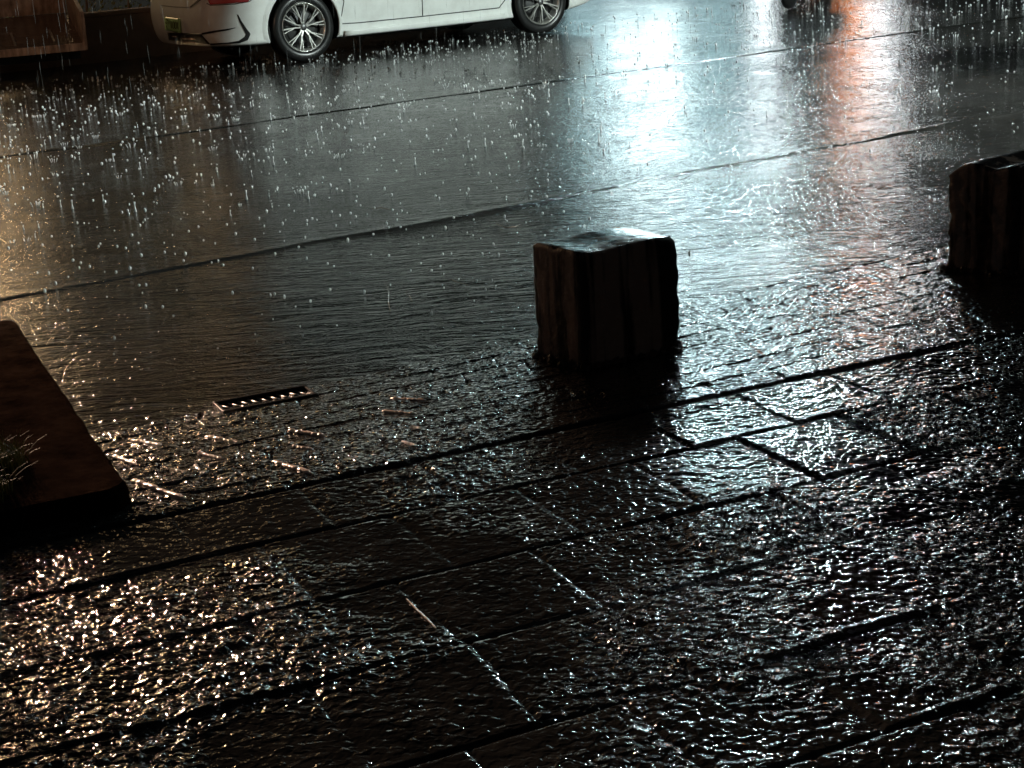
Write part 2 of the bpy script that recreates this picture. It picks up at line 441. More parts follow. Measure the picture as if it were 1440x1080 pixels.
beads = [(183, 599, 225, 613, .006), (288, 601, 335, 616, .006), (405, 599, 457, 613, .007), (384, 655, 442, 682, .008), (186, 677, 262, 715, .008),
         (549, 549, 598, 557, .005), (537, 572, 586, 581, .005), (277, 630, 312, 646, .005), (158, 628, 190, 646, .005), (412, 628, 440, 637, .004),
         (566, 630, 590, 640, .004), (578, 604, 592, 608, .004), (240, 660, 262, 668, .005), (275, 655, 285, 672, .005)]
tag(bead(beads), kind='structure')

# ------------------------------------------------------------------ concrete blocks
def rough_block(name, F0, ang, w_, d_, z0, z1, seed, jag=.008, topcut=None, n=34, flare=.012):
    root = empty(name, (F0[0], F0[1], 0), ang)
    vs = {}; verts = []; faces = []
    hgt = z1-z0; nz = int(n*1.2)
    def P_(i, j, k):
        key = (i, j, k)
        if key not in vs:
            x = w_*i/n; y = d_*j/n; z = hgt*k/nz
            s = np.array([x, y, z])
            def nn(f, sd): return float(vn((x+z*.7)*1., (y-z*.6)+x*.3, f, seed+sd))
            e = 0
            ex = min(x, w_-x); ey = min(y, d_-y); ez = hgt-z
            # bigger chips where two faces meet
            c = math.exp(-ex/.009)+math.exp(-ey/.009)+math.exp(-ez/.007)
            chip = max(0, c-1.05)*(.003+jag*1.1*max(0, nn(22, 1)+.1))
            dirc = np.array([(x-w_/2)/(w_/2), (y-d_/2)/(d_/2), (z-hgt/2)/(hgt/2)])
            dirc = np.sign(dirc)*np.abs(dirc)**6
            off = dirc*np.array([1, 1, .45])*(-chip + jag*.22*nn(7, 2)+jag*.28*nn(38, 3)+jag*.2*nn(90, 4))
            fl = flare*max(0, 1-z/(.12*hgt))**2 + .0015*math.sin(z*9+seed)
            off[0] += fl*dirc[0]; off[1] += fl*dirc[1]
            q = s+off
            if topcut: q[2] -= topcut(x, y, z, hgt)
            vs[key] = len(verts); verts.append((q[0], q[1], q[2]+z0))
        return vs[key]
    for i in range(n):
        for j in range(n):
            faces.append((P_(i, j, nz), P_(i+1, j, nz), P_(i+1, j+1, nz), P_(i, j+1, nz)))
    for k in range(nz):
        for i in range(n):
            faces.append((P_(i, 0, k), P_(i+1, 0, k), P_(i+1, 0, k+1), P_(i, 0, k+1)))
            faces.append((P_(i+1, n, k), P_(i, n, k), P_(i, n, k+1), P_(i+1, n, k+1)))
            faces.append((P_(0, i+1, k), P_(0, i, k), P_(0, i, k+1), P_(0, i+1, k+1)))
            faces.append((P_(n, i, k), P_(n, i+1, k), P_(n, i+1, k+1), P_(n, i, k+1)))
    b_ = MB(); b_.add(verts, faces); b_.build('body', BLOCK, root, smooth=True)
    # broken mortar round the foot
    mb = MB(); rr = random.Random(seed)
    per = []
    for _ in range(150):
        side = rr.choice('abcd'); t_ = rr.random(); o_ = rr.uniform(-.002, .016)*rr.random()
        if side == 'a': q = (w_*t_, -o_-.004)
        elif side == 'b': q = (w_*t_, d_+o_)
        elif side == 'c': q = (-o_-.004, d_*t_)
        else: q = (w_+o_, d_*t_)
        ca, sa = math.cos(ang), math.sin(ang)
        gz = zground(F0[0]+q[0]*ca-q[1]*sa, F0[1]+q[0]*sa+q[1]*ca)
        r_ = rr.uniform(.005, .016)
        bmm = bmesh.new(); bmesh.ops.create_icosphere(bmm, subdivisions=1, radius=r_)
        mb.add([(v.co.x*rr.uniform(.7, 1.3)+q[0], v.co.y*rr.uniform(.7, 1.3)+q[1], v.co.z*rr.uniform(.5, 1.1)+gz+rr.uniform(0, .02)*rr.random()) for v in bmm.verts],
               [tuple(v.index for v in f_.verts) for f_ in bmm.faces]); bmm.free()
    mb.build('mortar_collar', RUBBLE, root)
    return root
def tc1(x, y, z, h): return (z/h)**8*(.004*math.sin(x*20)+.014*max(0, y/.29-.25))
b1 = rough_block('concrete_bollard', (.212, 4.422), .462, .332, .29, .015, .402, 101, .007, tc1)
tag(b1, 'square concrete block with a flat shiny wet top, middle of the photo', 'bollard', 'rough concrete blocks along the pavement edge')
def tc2(x, y, z, h):
    # top corner on the far left broken away, low dip in the middle
    e = 0.050*max(0, (y-.16)/.12)**2 + .018*math.exp(-((y-.10)/.05)**2)
    return (z/h)**5*max(0, e)
b2 = rough_block('concrete_bollard', (1.704, 5.205), .657, .30, .274, .015, .425, 222, .012, tc2)
tag(b2, 'brownish concrete block with a broken top corner at the right edge of the photo', 'bollard', 'rough concrete blocks along the pavement edge')

# ------------------------------------------------------------------ planter slab at the left
TZ = .140
c0 = gp(183, 685, TZ); c1 = gp(20, 447, TZ)
pl = empty('planter_slab', (c0[0], c0[1], 0))
dirB = (c1-c0); LB = np.linalg.norm(dirB); dirB /= LB
W_ = 1.1
def slab():
    rc = .05; pts = []
    def loc(u, v): return -AP*u + dirB*v
    def corner(cu, cv, a0, a1):
        for i in range(9):
            t = a0+(a1-a0)*i/8; pts.append((cu+rc*math.cos(t), cv+rc*math.sin(t)))
    corner(rc, rc, math.pi, math.pi*1.5)
    pts.append((W_, 0)); pts.append((W_, LB)); corner(rc, LB-rc, math.pi/2, math.pi)
    # subdivide outline
    fine = []
    for i in range(len(pts)):
        a = np.array(pts[i]); b_ = np.array(pts[(i+1) % len(pts)]); n = max(1, int(np.linalg.norm(b_-a)/.02))
        for k in range(n): fine.append(a+(b_-a)*k/n)
    out = []
    for i, q in enumerate(fine):
        n1_ = .004*vn(np.array(q[0]*3), np.array(q[1]*3), 8, 77)
        out.append((q[0]+n1_, q[1]+.004*vn(np.array(q[1]*3), np.array(q[0]), 9, 78)))
    cen = np.mean(out, 0)
    mb = MB(); vs_ = []
    levels = [(0, -.03), (0, TZ-.018), (.006, TZ-.005), (.016, TZ)]
    for ins, z in levels:
        for q in out:
            d = np.array(q)-cen; d = d/np.linalg.norm(d)
            uu, vv = np.array(q)-d*ins
            p = loc(uu, vv); vs_.append((p[0], p[1], z))
    n = len(out); fs = []
    for l in range(len(levels)-1):
        for k in range(n): fs.append((l*n+k, l*n+(k+1) % n, (l+1)*n+(k+1) % n, (l+1)*n+k))
    fs.append(tuple((len(levels)-1)*n+k for k in range(n)))
    mb.add(vs_, fs); return mb
slab().build('slab', SOIL, pl)
tag(pl, 'low dark slab of a raised bed with a rounded corner at the left edge of the photo', 'raised bed')
def tuft(name, pos, n, rad, hgt, seed, label, cat, group=None, w0=.0018):
    rr = random.Random(seed); mb = MB()
    for _ in range(n):
        a = rr.uniform(0, 6.283); r_ = rad*math.sqrt(rr.random()); bx, by = math.cos(a)*r_, math.sin(a)*r_
        ln = hgt*rr.uniform(.5, 1.); a2 = rr.uniform(0, 6.283); lean = rr.uniform(.2, 1.1)
        dx, dy = math.cos(a2), math.sin(a2); wx, wy = -dy*w0, dx*w0
        vs_ = []
        for i in range(5):
            t = i/4; h = ln*(t-.35*lean*t*t); o_ = ln*lean*t*t*.7; wd = 1-t*.85
            vs_ += [(bx+dx*o_-wx*wd, by+dy*o_-wy*wd, h), (bx+dx*o_+wx*wd, by+dy*o_+wy*wd, h)]
        mb.add(vs_, [(2*i, 2*i+1, 2*i+3, 2*i+2) for i in range(4)])
    o = mb.build(name, LEAF); o.location = tuple(pos)
    return tag(o, label, cat, group)
q = gp(4, 655, TZ); tuft('grass_tuft', (q[0]-.02, q[1], TZ-.004), 300, .085, .085, 3, 'green grass tuft growing on the dark slab at the left edge', 'grass', 'grass tufts on the dark slab')
q = gp(-14, 700, TZ); tuft('grass_tuft', (q[0]-.03, q[1], TZ-.004), 220, .08, .11, 4, 'lower, darker grass tuft nearest the camera on the slab at the left edge', 'grass', 'grass tufts on the dark slab')

# ------------------------------------------------------------------ drain grate at the pavement edge
g0, g1 = gp(312, 574, .035), gp(447, 549, .035)
ga = math.atan2(g1[1]-g0[1], g1[0]-g0[0]); gl = float(np.linalg.norm(g1-g0))
gr = empty('drain_grate', (g0[0], g0[1], .012), ga)
mb = MB(); gd = .115
mb.box(0, gl, -.010, .008, -.02, .016); mb.box(0, gl, gd-.014, gd, -.02, .014); mb.box(0, .012, .009, gd-.015, -.02, .013); mb.box(gl-.012, gl, .009, gd-.015, -.02, .013)
mb.build('frame', IRON, gr, bevel=.003)
nb = 9
BARM = mat('worn_iron_bar', (.10, .08, .07), .38, metal=.3)
for k in range(nb):
    x = .012+(gl-.024)*(k+.5)/nb
    MB().tube([(x+.012, .0085, .004), (x, .05, .008-.004*random.random()), (x-.012, gd-.015, .002)], random.uniform(.003, .0048), 8).build('bar', BARM, gr, smooth=True)
tag(gr, 'small iron drain grate with glinting bars set in the pavement edge', 'drain grate')

# twigs and leaf litter on the wet road
TWIG = mat('soaked_twig', (.20, .16, .12), .2)
def twig(pix, name, label, cat, group, r_=.003, mt=None):
    r_ *= .7; mt = TWIG
    pts = [gp(x, y, .001) for x, y in pix]
    mb = MB(); mb.tube(pts, [r_*.6]+[r_]*(len(pts)-2)+[r_*.4], 6)
    return tag(mb.build(name, mt or PAVE2, None, smooth=True), label, cat, group)
G_ = 'bits of twig lying on the wet road'
twig([(694, 311), (702, 317), (712, 320), (724, 319), (732, 315)], 'twig', 'curved shiny twig on the road just left of the middle concrete block', 'twig', G_)
twig([(541, 395), (547, 410), (546, 425), (549, 438)], 'twig', 'upright looking thin twig in the dark road left of the middle block', 'twig', G_, .0022)
twig([(570, 408), (576, 416), (580, 424)], 'twig', 'very short twig beside the thin twig in the dark road', 'twig', G_, .0022)
twig([(622, 384), (640, 396), (658, 401)], 'twig', 'slanting twig on the road nearest the left face of the middle block', 'twig', G_, .002)
twig([(522, 294), (536, 292), (550, 295)], 'twig', 'flat pale twig farthest out on the dark road', 'twig', G_, .003)
twig([(572, 842), (585, 855), (600, 870), (613, 883)], 'twig', 'pale strand standing for a glint along a paving joint at the bottom middle', 'twig', G_, .0016)
bpy.data.objects['twig.005'].location.z = .0
o = bpy.data.objects['twig.005']
pts = [gp(x, y, RIDGE_Z+.002) for x, y in [(572, 842), (585, 856), (598, 868), (613, 883)]]  # bright strand laid along a paving joint to stand for its glint
mb = MB(); mb.tube(pts, [.001, .002, .0022, .0012], 6)
me = bpy.data.meshes.new('twig'); me.from_pydata(mb.v, [], mb.f); me.materials.append(PAVE2); o.data = me

# ------------------------------------------------------------------ the white saloon
HUB = np.array([-1.819, 16.178, 0]); HW = .90
car = empty('parked_saloon_car', HUB + BR*HW, PR)
tag(car, 'white saloon car with silver spoked wheels parked across the wet road', 'car')
WB = 2.843; RW = .335
def cspl(xs, ys, x):
    xs = np.array(xs, float); ys = np.array(ys, float)
    m_ = np.gradient(ys, xs); i = np.clip(np.searchsorted(xs, x)-1, 0, len(xs)-2)
    h = xs[i+1]-xs[i]; t = (x-xs[i])/h
    return (2*t**3-3*t**2+1)*ys[i]+(t**3-2*t**2+t)*h*m_[i]+(-2*t**3+3*t**2)*ys[i+1]+(t**3-t**2)*h*m_[i+1]
XR, XF = -.97, 3.70
def halfw(x):
    dr = x-XR; df = XF-x; W0 = .932
    w_ = W0
    if dr < .75: w_ *= (1-(1-dr/.75)**2.6)**(1/2.6)*.38+.62 if dr > 0 else .62
    if df < .8: w_ *= (1-(1-df/.8)**2.4)**(1/2.4)*.38+.62 if df > 0 else .62
    return w_
def sect(x):
    """right half of a section, bottom centre to top centre"""
    w_ = halfw(x)
    bel = float(cspl([-1.13, -.9, 0, 1.4, 2.8, 3.4, 3.78], [.92, .98, 1.0, .96, .93, .82, .66], x))
    top = float(cspl([-1.13, -.95, -.6, -.2, .5, 1.2, 1.9, 2.5, 2.9, 3.4, 3.78], [.98, 1.06, 1.10, 1.26, 1.43, 1.46, 1.40, 1.12, 1.0, .90, .72], x))
    bot = float(cspl([-1.13, -.9, -.5, 0, 2.8, 3.3, 3.78], [.24, .215, .2, .19, .19, .215, .28], x))
    top = max(top, bel+.02)
    roofy = w_*float(cspl([-1.13, -.6, -.2, .5, 1.9, 2.5, 3.0, 3.78], [.86, .84, .74, .66, .66, .78, .86, .8], x))
    P2 = [(0, bot), (w_*.5, bot), (w_*.86, bot), (w_*.955, bot+.012), (w_*.985, bot+.04), (w_*.975, bot+.10), (w_*.985, bot+.2), (w_, bot+.34), (w_*.997, (bot+.34+bel)/2+.04), (w_*.975, bel-.08),
          (w_*.945, bel-.01), (w_*.90, bel+.012), (roofy+(w_*.9-roofy)*.45, bel+(top-bel)*.55), (roofy, top-.03*(top-bel > .1)), (roofy*.85, top), (roofy*.4, top+.012), (0, top+.015)]
    return P2
sx = np.unique(np.concatenate([XR+np.array([0, .012, .04, .09, .16, .25, .36, .5]), np.linspace(-.5, 3.0, 34), XF-np.array([0, .012, .04, .09, .16, .25, .36, .5, .65])]))
bm = bmesh.new(); rings = []
for x in sx:
    s_ = sect(float(x))
    # rear face: bumper bulges most low down, tucked lid above
    def dx(z):
        k = max(0., 1-(x-XR)/.45)
        prof = np.interp(z, [.2, .3, .45, .62, .74, .80, .95, 1.1], [.10, .03, 0, 0, .02, .06, .03, .07])
        k2 = max(0., 1-(XF-x)/.5); pr2 = np.interp(z, [.2, .3, .5, .7, .95], [.06, 0, 0, .08, .25])
        return k*prof-k2*pr2
    loop = [bm.verts.new((x+dx(z), -y, z)) for y, z in s_] + [bm.verts.new((x+dx(z), y, z)) for y, z in s_[-2:0:-1]]
    rings.append(loop)
nl = len(rings[0])
for i in range(len(rings)-1):
    for k in range(nl):
        bm.faces.new((rings[i][k], rings[i][(k+1) % nl], rings[i+1][(k+1) % nl], rings[i+1][k]))
# end caps as grids between the mirrored halves
for ring, inv in ((rings[0], False), (rings[-1], True)):
    h = nl//2
    for k in range(h):
        a, b_, c, d = ring[k], ring[(k+1)], ring[(nl-k-1) % nl], ring[(nl-k) % nl]
        vsq = [a, b_, c, d]
        vsq = [v for i, v in enumerate(vsq) if v not in vsq[:i]]
        if len(vsq) >= 3:
            bm.faces.new(vsq)
bmesh.ops.recalc_face_normals(bm, faces=bm.faces)
me = bpy.data.meshes.new('body'); bm.to_mesh(me); bm.free()
body = bpy.data.objects.new('body', me); col.objects.link(body); me.materials.append(PAINT); me.materials.append(BLACK)
sub = body.modifiers.new('sub', 'SUBSURF'); sub.levels = 2; sub.render_levels = 2
# wheel arch cutters
cut = MB()
for hx in (0, WB):
    n = 64; vs_ = []
    for yy in (-1.2, -.62, .62, 1.2): pass
    for (ya, yb) in ((-1.2, -.60), (.60, 1.2)):
        vs_ = []; fs_ = []
        for k in range(n):
            t = 2*math.pi*k/n
            for y in (ya, yb): vs_.append((hx+.388*math.cos(t), y, .34+.388*math.sin(t)))
        for k in range(n): fs_.append((2*k, 2*k+1, 2*((k+1) % n)+1, 2*((k+1) % n)))
        fs_.append(tuple(2*k for k in range(n))); fs_.append(tuple(2*k+1 for k in range(n))[::-1])
        cut.add(vs_, fs_)
cu = cut.build('cutter', BLACK)
bo = body.modifiers.new('cut', 'BOOLEAN'); bo.object = cu; bo.operation = 'DIFFERENCE'; bo.solver = 'EXACT'
dg = bpy.context.evaluated_depsgraph_get(); dg.update()
me2 = bpy.data.meshes.new_from_object(body.evaluated_get(dg)); body.modifiers.clear(); body.data = me2
bpy.data.objects.remove(cu)
# faces inside the arches are black liner
me2.materials.clear(); me2.materials.append(PAINT); me2.materials.append(BLACK)
for p_ in me2.polygons:
    c = p_.center; p_.material_index = 0; p_.use_smooth = True
    for hx in (0, WB):
        rr_ = math.hypot(c.x-hx, c.z-.34)
        if rr_ < .3895 and .595 < abs(c.y) and (abs(rr_-.388) < .004 and abs(p_.normal.y) < .5 or abs(abs(c.y)-.60) < .01): p_.material_index = 1; p_.use_smooth = False
    if c.z < .205 and p_.normal.z < -.7: p_.material_index = 1
ms = body.modifiers.new('es', 'EDGE_SPLIT'); ms.split_angle = R(42)
body.parent = car
# BVH of the body in world space for fitting trim to its skin
carM = Matrix.Translation(Vector(HUB + BR*HW)) @ Matrix.Rotation(PR, 4, 'Z'); carI = carM.inverted()
bvh = BVHTree.FromPolygons([tuple(carM @ v.co) for v in me2.vertices], [tuple(p_.vertices) for p_ in me2.polygons])
def skin(x, y, off=.004):
    d = Vector(raydir(x, y)).normalized(); h = bvh.ray_cast(Vector(CO), d, 60)
    if h[0] is None: return None
    n = h[1]
    if n.dot(d) > 0: n = -n
    return carI @ (h[0] + n*off)
def patch(quad, name, mt, nu=10, nv=4, off=.004, th=.004, parent=None):
    """four picks round an area -> a curved panel lying on the skin"""
    (a, b_, c, d) = [np.array(q, float) for q in quad]; pts = []; ok = True
    for j in range(nv+1):
        for i in range(nu+1):
            s, t = i/nu, j/nv
            q = (a*(1-s)+b_*s)*(1-t)+(d*(1-s)+c*s)*t
            h = skin(q[0], q[1], off)
            if h is None: h = pts[-1] if pts else None
            if h is None: return None
            pts.append(h)
    fs_ = [(j*(nu+1)+i, j*(nu+1)+i+1, (j+1)*(nu+1)+i+1, (j+1)*(nu+1)+i) for j in range(nv) for i in range(nu)]
    mb = MB(); mb.add(pts, fs_)
    o = mb.build(name, mt, parent or car, smooth=True); md = o.modifiers.new('s', 'SOLIDIFY'); md.thickness = th; md.offset = 0
    return o
def ribbon(line, wid, name, mt, off=.003, th=.004, parent=None, sub=6):
    pts = []; w_ = []
    for i in range(len(line)-1):
        for k in range(sub):
            t = k/sub; pts.append(np.array(line[i], float)*(1-t)+np.array(line[i+1], float)*t)
            w_.append(wid[i]*(1-t)+wid[i+1]*t)
    pts.append(np.array(line[-1], float)); w_.append(wid[-1])
    vs_ = []
    for i, p in enumerate(pts):
        d = pts[min(i+1, len(pts)-1)]-pts[max(i-1, 0)]; d /= np.linalg.norm(d); n = np.array([-d[1], d[0]])
        a = skin(*(p+n*w_[i]/2), off); b_ = skin(*(p-n*w_[i]/2), off)
        if a is None or b_ is None: continue
        vs_ += [a, b_]
    if len(vs_) < 4: return None
    mb = MB(); mb.add(vs_, [(2*i, 2*i+1, 2*i+3, 2*i+2) for i in range(len(vs_)//2-1)])
    o = mb.build(name, mt, parent or car); md = o.modifiers.new('s', 'SOLIDIFY'); md.thickness = th; md.offset = 0
    return o
# rear bumper trim
ribbon([(334, 20.5), (338, 30), (345, 42), (349, 48), (346, 54), (336, 59), (320, 60.5), (296, 62)], [1.2, 3.2, 4.5, 6, 6.5, 3.2, 1.4, 2.0], 'bumper_trim', BLACK)
ribbon([(284, 47.5), (300, 44.5), (320, 41.5), (331, 39)], [2.6, 2.8, 2.4, .8], 'bumper_trim', BLACK)
patch([(236, 45), (283, 47.5), (296, 62), (238, 56)], 'diffuser', BLACK, 16, 6)
for y0 in (53, 57.5):
    patch([(258, y0), (274, y0+.6), (276, y0+2.2), (258, y0+1.6)], 'diffuser_slot', mat('brown_slot_trim', (.35, .2, .16), .3, metal=.5), 8, 2, off=.009)
patch([(243, 50), (249, 50.5), (249, 52), (243, 51.5)], 'reflector', CLEAR, 4, 2, off=.009)
# plate recess, plate
pp_ = patch([(233, 23.5), (254.5, 26), (256, 46), (234.5, 41.5)], 'number_plate', PLATE, 8, 6, off=.014, th=.006)
def pseg(l, wd=1.5):
    ribbon(l, [wd]*len(l), 'plate_character', PLATEINK, off=.0195, th=.002, parent=pp_, sub=2)
for x0 in (246.5, 249.6):
    yk = 29.7+(x0-243)*.1
    pseg([(x0-1, yk+1), (x0, yk), (x0+1, yk+1), (x0+1.1, yk+8), (x0, yk+9.3), (x0-1.1, yk+8), (x0-1, yk+1)], .75)
pseg([(243, 29.7), (243.3, 39)], 1.1); pseg([(252.3, 31), (252.6, 40)], .9)
pseg([(236, 27), (238, 27.3), (238.3, 29.5)], .8); pseg([(235.2, 30.5), (236.2, 33), (238, 31)], .7); pseg([(240, 29), (240.2, 33)], .8); pseg([(236.5, 35), (236.8, 38.5), (239, 39)], .7)
# tail lamp and shut lines
patch([(291, -3), (354, -3), (348, 2.6), (296, 6.5)], 'tail_lamp', REDLENS, 14, 4, off=.006, th=.008)
ribbon([(291, 4.6), (296, 7.4), (330, 5.6), (350, 2.4), (356, -2)], [1.0]*5, 'lamp_seam', SEAM, off=.004)
ribbon([(227, 7.5), (244, 9.6), (262, 10.4), (268, 10)], [.8]*4, 'lid_seam', SEAM, off=.003)
ribbon([(268, 10), (276, 4), (284, -3)], [1.8, 2.4, 3.2], 'lid_seam', SEAM, off=.003)
# sill and door gaps, in the car's own side view
def side(x, z, off=.003, sgn=-1):
    o_ = carM @ Vector((x, sgn*3., z)); d = (carM.to_3x3() @ Vector((0, -sgn, 0))).normalized()
    h = bvh.ray_cast(o_, d, 4)
    if h[0] is None: return None
    return carI @ (h[0]-d*off)
def sribbon(line, wd, name, mt, off=.003, th=.004, sgn=-1, sub=8):
    pts = []
    for i in range(len(line)-1):
        for k in range(sub):
            t = k/sub; pts.append(np.array(line[i], float)*(1-t)+np.array(line[i+1], float)*t)
    pts.append(np.array(line[-1], float)); vs_ = []
    for i, p in enumerate(pts):
        d = pts[min(i+1, len(pts)-1)]-pts[max(i-1, 0)]; d /= np.linalg.norm(d); n = np.array([-d[1], d[0]])
        a = side(*(p+n*wd/2), off, sgn); b_ = side(*(p-n*wd/2), off, sgn)
        if a is None or b_ is None: continue
        vs_ += [a, b_]
    if len(vs_) < 4: return
    mb = MB(); mb.add(vs_, [(2*i, 2*i+1, 2*i+3, 2*i+2) for i in range(len(vs_)//2-1)])
    o = mb.build(name, mt, car); md = o.modifiers.new('s', 'SOLIDIFY'); md.thickness = th; md.offset = 0
def sgrid(fn, n1_, n2_, name, mt, off, th, sgn=-1):
    pts = []
    for j in range(n2_+1):
        for i in range(n1_+1):
            h = side(*fn(i/n1_, j/n2_), off, sgn)
            if h is None: h = pts[-1]
            pts.append(h)
    mb = MB(); mb.add(pts, [(j*(n1_+1)+i, j*(n1_+1)+i+1, (j+1)*(n1_+1)+i+1, (j+1)*(n1_+1)+i) for j in range(n2_) for i in range(n1_)])
    o = mb.build(name, mt, car, smooth=True); md = o.modifiers.new('s', 'SOLIDIFY'); md.thickness = th; md.offset = 0
for sg in (-1, 1):
    sribbon([(.40, .33), (.62, .322), (1.4, .318), (2.30, .322)], .009, 'door_seam', SEAM, sgn=sg)
    sribbon([(1.36, .325), (1.36, .6), (1.34, .98)], .008, 'door_seam', SEAM, sgn=sg)
    sribbon([(2.30, .322), (2.38, .40), (2.40, .6), (2.36, .98)], .008, 'door_seam', SEAM, sgn=sg)
    sribbon([(.40, .33), (.46, .55), (.30, .78), (.22, .98)], .008, 'door_seam', SEAM, sgn=sg)
    sgrid(lambda s, t: (.44+1.92*s, .205+.055*t), 24, 4, 'sill_trim', PAINT, .016, .02, sg)
    sgrid(lambda s, t: (.02+(1.28-.02)*s+(1-s)*.25*t, 1.02+.30*t*(.55+.45*min(1, s*2.2))), 12, 5, 'side_window', GLASS, .005, .004, sg)
    sgrid(lambda s, t: (1.40+(2.35-1.40)*s-(s)*.38*t, 1.0+.32*t*(1-.35*s)), 12, 5, 'side_window', GLASS, .005, .004, sg)
    for hx in (.55, 1.55):
        p0 = side(hx, .80, .03, sg); p1 = side(hx+.2, .80, .03, sg)
        MB().tube([p0, (p0+p1)/2+Vector((0, sg*.006, 0)), p1], .012, 8).build('door_handle', PAINT, car, smooth=True)
    # flare round the arches
    for hx in (0, WB):
        pts = []; n = 40
        mbf = MB(); vs_ = []
        for k in range(n+1):
            t = R(-22)+R(224)*k/n
            row = []
            for rr_, of in ((.3885, -.004), (.392, .010), (.405, .012), (.428, .004), (.445, .0005)):
                h = side(hx+max(rr_, .3925)*math.cos(t), .34+max(rr_, .3925)*math.sin(t), 0, sg)
                if h is None: row = None; break
                hh = Vector((hx+rr_*math.cos(t), h.y+sg*of, .34+rr_*math.sin(t))); row.append(hh)
            if row is None: continue
            vs_ += row
        nr_ = len(vs_)//5
        mbf.add(vs_, [(i*5+j, i*5+j+1, (i+1)*5+j+1, (i+1)*5+j) for i in range(nr_-1) for j in range(4)])
        mbf.build('wheel_arch_lip', PAINT, car, smooth=True)
# wheels
def wheel_meshes():
    # local: axis y, outer face at y=0 looking toward -y
    tyre = MB().lathe([(.232, .03), (.240, .006), (.262, -.006), (.29, -.008), (.318, .004), (.333, .022), (.335, .05), (.336, .10), (.335, .15), (.333, .185), (.318, .20), (.28, .208), (.24, .2), (.232, .19)], 72)
    rim = MB().lathe([(.226, .16), (.212, .10), (.212, .045), (.224, .016), (.2335, .002), (.2365, .002), (.2365, .012), (.228, .03)], 72)
    sp = MB()
    def bar(p0, p1, w0, w1, y0, y1, th=.02):
        p0 = np.array(p0); p1 = np.array(p1); d = p1-p0; d /= np.linalg.norm(d); n = np.array([-d[1], d[0]])
        v = []
        for p, w_, y in ((p0, w0, y0), (p1, w1, y1)):
            a = p+n*w_/2; b_ = p-n*w_/2; am = p+n*w_*.8/2; bm_ = p-n*w_*.8/2
            v += [(am[0], y, am[1]), (bm_[0], y, bm_[1]), (b_[0], y+th, b_[1]), (a[0], y+th, a[1])]
        sp.add(v, [(0, 1, 5, 4), (1, 2, 6, 5), (2, 3, 7, 6), (3, 0, 4, 7), (0, 3, 2, 1), (4, 5, 6, 7)])
    def pol(r_, a): return (r_*math.cos(a), r_*math.sin(a))
    for k in range(5):
        a = R(90)+k*2*math.pi/5+R(6)
        for s in (-1, 1):
            bar(pol(.03, a+s*.25), pol(.088, a+s*.19), .019, .015, .016, .010)
            bar(pol(.086, a+s*.19), pol(.222, a+s*.235), .015, .012, .010, .004)
            bar(pol(.095, a+s*.22), pol(.222, a+s*.40), .009, .008, .014, .006)
    hub = MB().lathe([(0, .008), (.026, .008), (.033, .014), (.036, .03), (.036, .05)], 32)
    disc = MB().lathe([(0, .07), (.155, .07), (.165, .075), (.165, .09), (.212, .10)], 48)
    return tyre, rim, sp, hub, disc
for i, (hx, sg) in enumerate([(0, -1), (WB, -1), (0, 1), (WB, 1)]):
    if i == 0:
        ty, ri, sp, hu, di = wheel_meshes()
        wh = di.build('wheel', mat('dark_wheel_barrel', (.02, .02, .02), .5), car, smooth=True); wh.location = (hx, -.925, RW)
        kids = [ty.build('tyre', RUBBER, wh, smooth=True), ri.build('rim', SILVER, wh, smooth=True), sp.build('spokes', SILVER, wh), hu.build('hub_cap', GREYMET, wh, smooth=True)]
        w0 = wh
    else:
        wh = w0.copy(); col.objects.link(wh); wh.parent = car; wh.location = (hx, sg*.925, RW)
        if sg > 0: wh.rotation_euler = (0, 0, math.pi)
        for k_ in kids:
            c = k_.copy(); col.objects.link(c); c.parent = wh
        if hx: 
            ang = R(27)
            wh.rotation_euler = (0, ang, 0) if sg < 0 else (0, ang, math.pi)

# ------------------------------------------------------------------ cargo tray of a low tricycle, left
T0 = gp(0, 72, .36); T1 = gp(121, 61.5, .36)
ta = math.atan2(T1[1]-T0[1], T1[0]-T0[0])
tr = empty('cargo_tricycle', (T1[0], T1[1], 0), ta+R(2))
tag(tr, 'delivery tricycle with a tipped steel cargo bed, behind the white car at top left', 'cargo tricycle')
LT, WT = 2.2, 1.25
TM = Matrix.Translation((0, 0, .352)) @ Matrix.Rotation(R(12), 4, 'X') @ Matrix.Translation((0, 0, -.352))
def tilt(mb): mb.v = [tuple(TM @ Vector(q)) for q in mb.v]; return mb
mb = MB(); mb.box(-LT, 0, .025, WT-.025, .33, .352); tilt(mb).build('deck', DECK, tr)
mb = MB(); mb.box(-LT, -.0, -.005, .02, .30, .372); mb.build('near_rail', TRAY, tr, bevel=.004)
mb = MB(); mb.box(-.022, .006, .022, WT, .30, .66); mb.box(-.026, .012, .018, WT+.004, .645, .67); mb.box(-.026, .012, -.006, .017, .30, .67); tilt(mb).build('end_board', TRAY, tr, bevel=.004)
mb = MB(); mb.box(-LT, -.03, WT-.022, WT+.004, .353, .62); tilt(mb).build('far_board', TRAY, tr, bevel=.004)
for k in range(5):
    x = -.28-.36*k
    tilt(MB().box(x, x+.02, .20, .62, .3535, .362)).build('deck_strip', SILVER, tr)
mb = MB()
mb.box(-LT, -.05, .15, .2, .22, .3); mb.box(-LT, -.05, WT-.2, WT-.15, .22, .3); mb.build('chassis', BLACK, tr)
for yy in (.1, WT-.1):
    MB().lathe([(.12, -.03), (.19, -.035), (.215, -.02), (.215, .02), (.19, .035), (.12, .03), (.04, .02), (.04, -.02)], 32, cen=(-1.3, yy, .215), closed=True).build('wheel', RUBBER, tr, smooth=True)
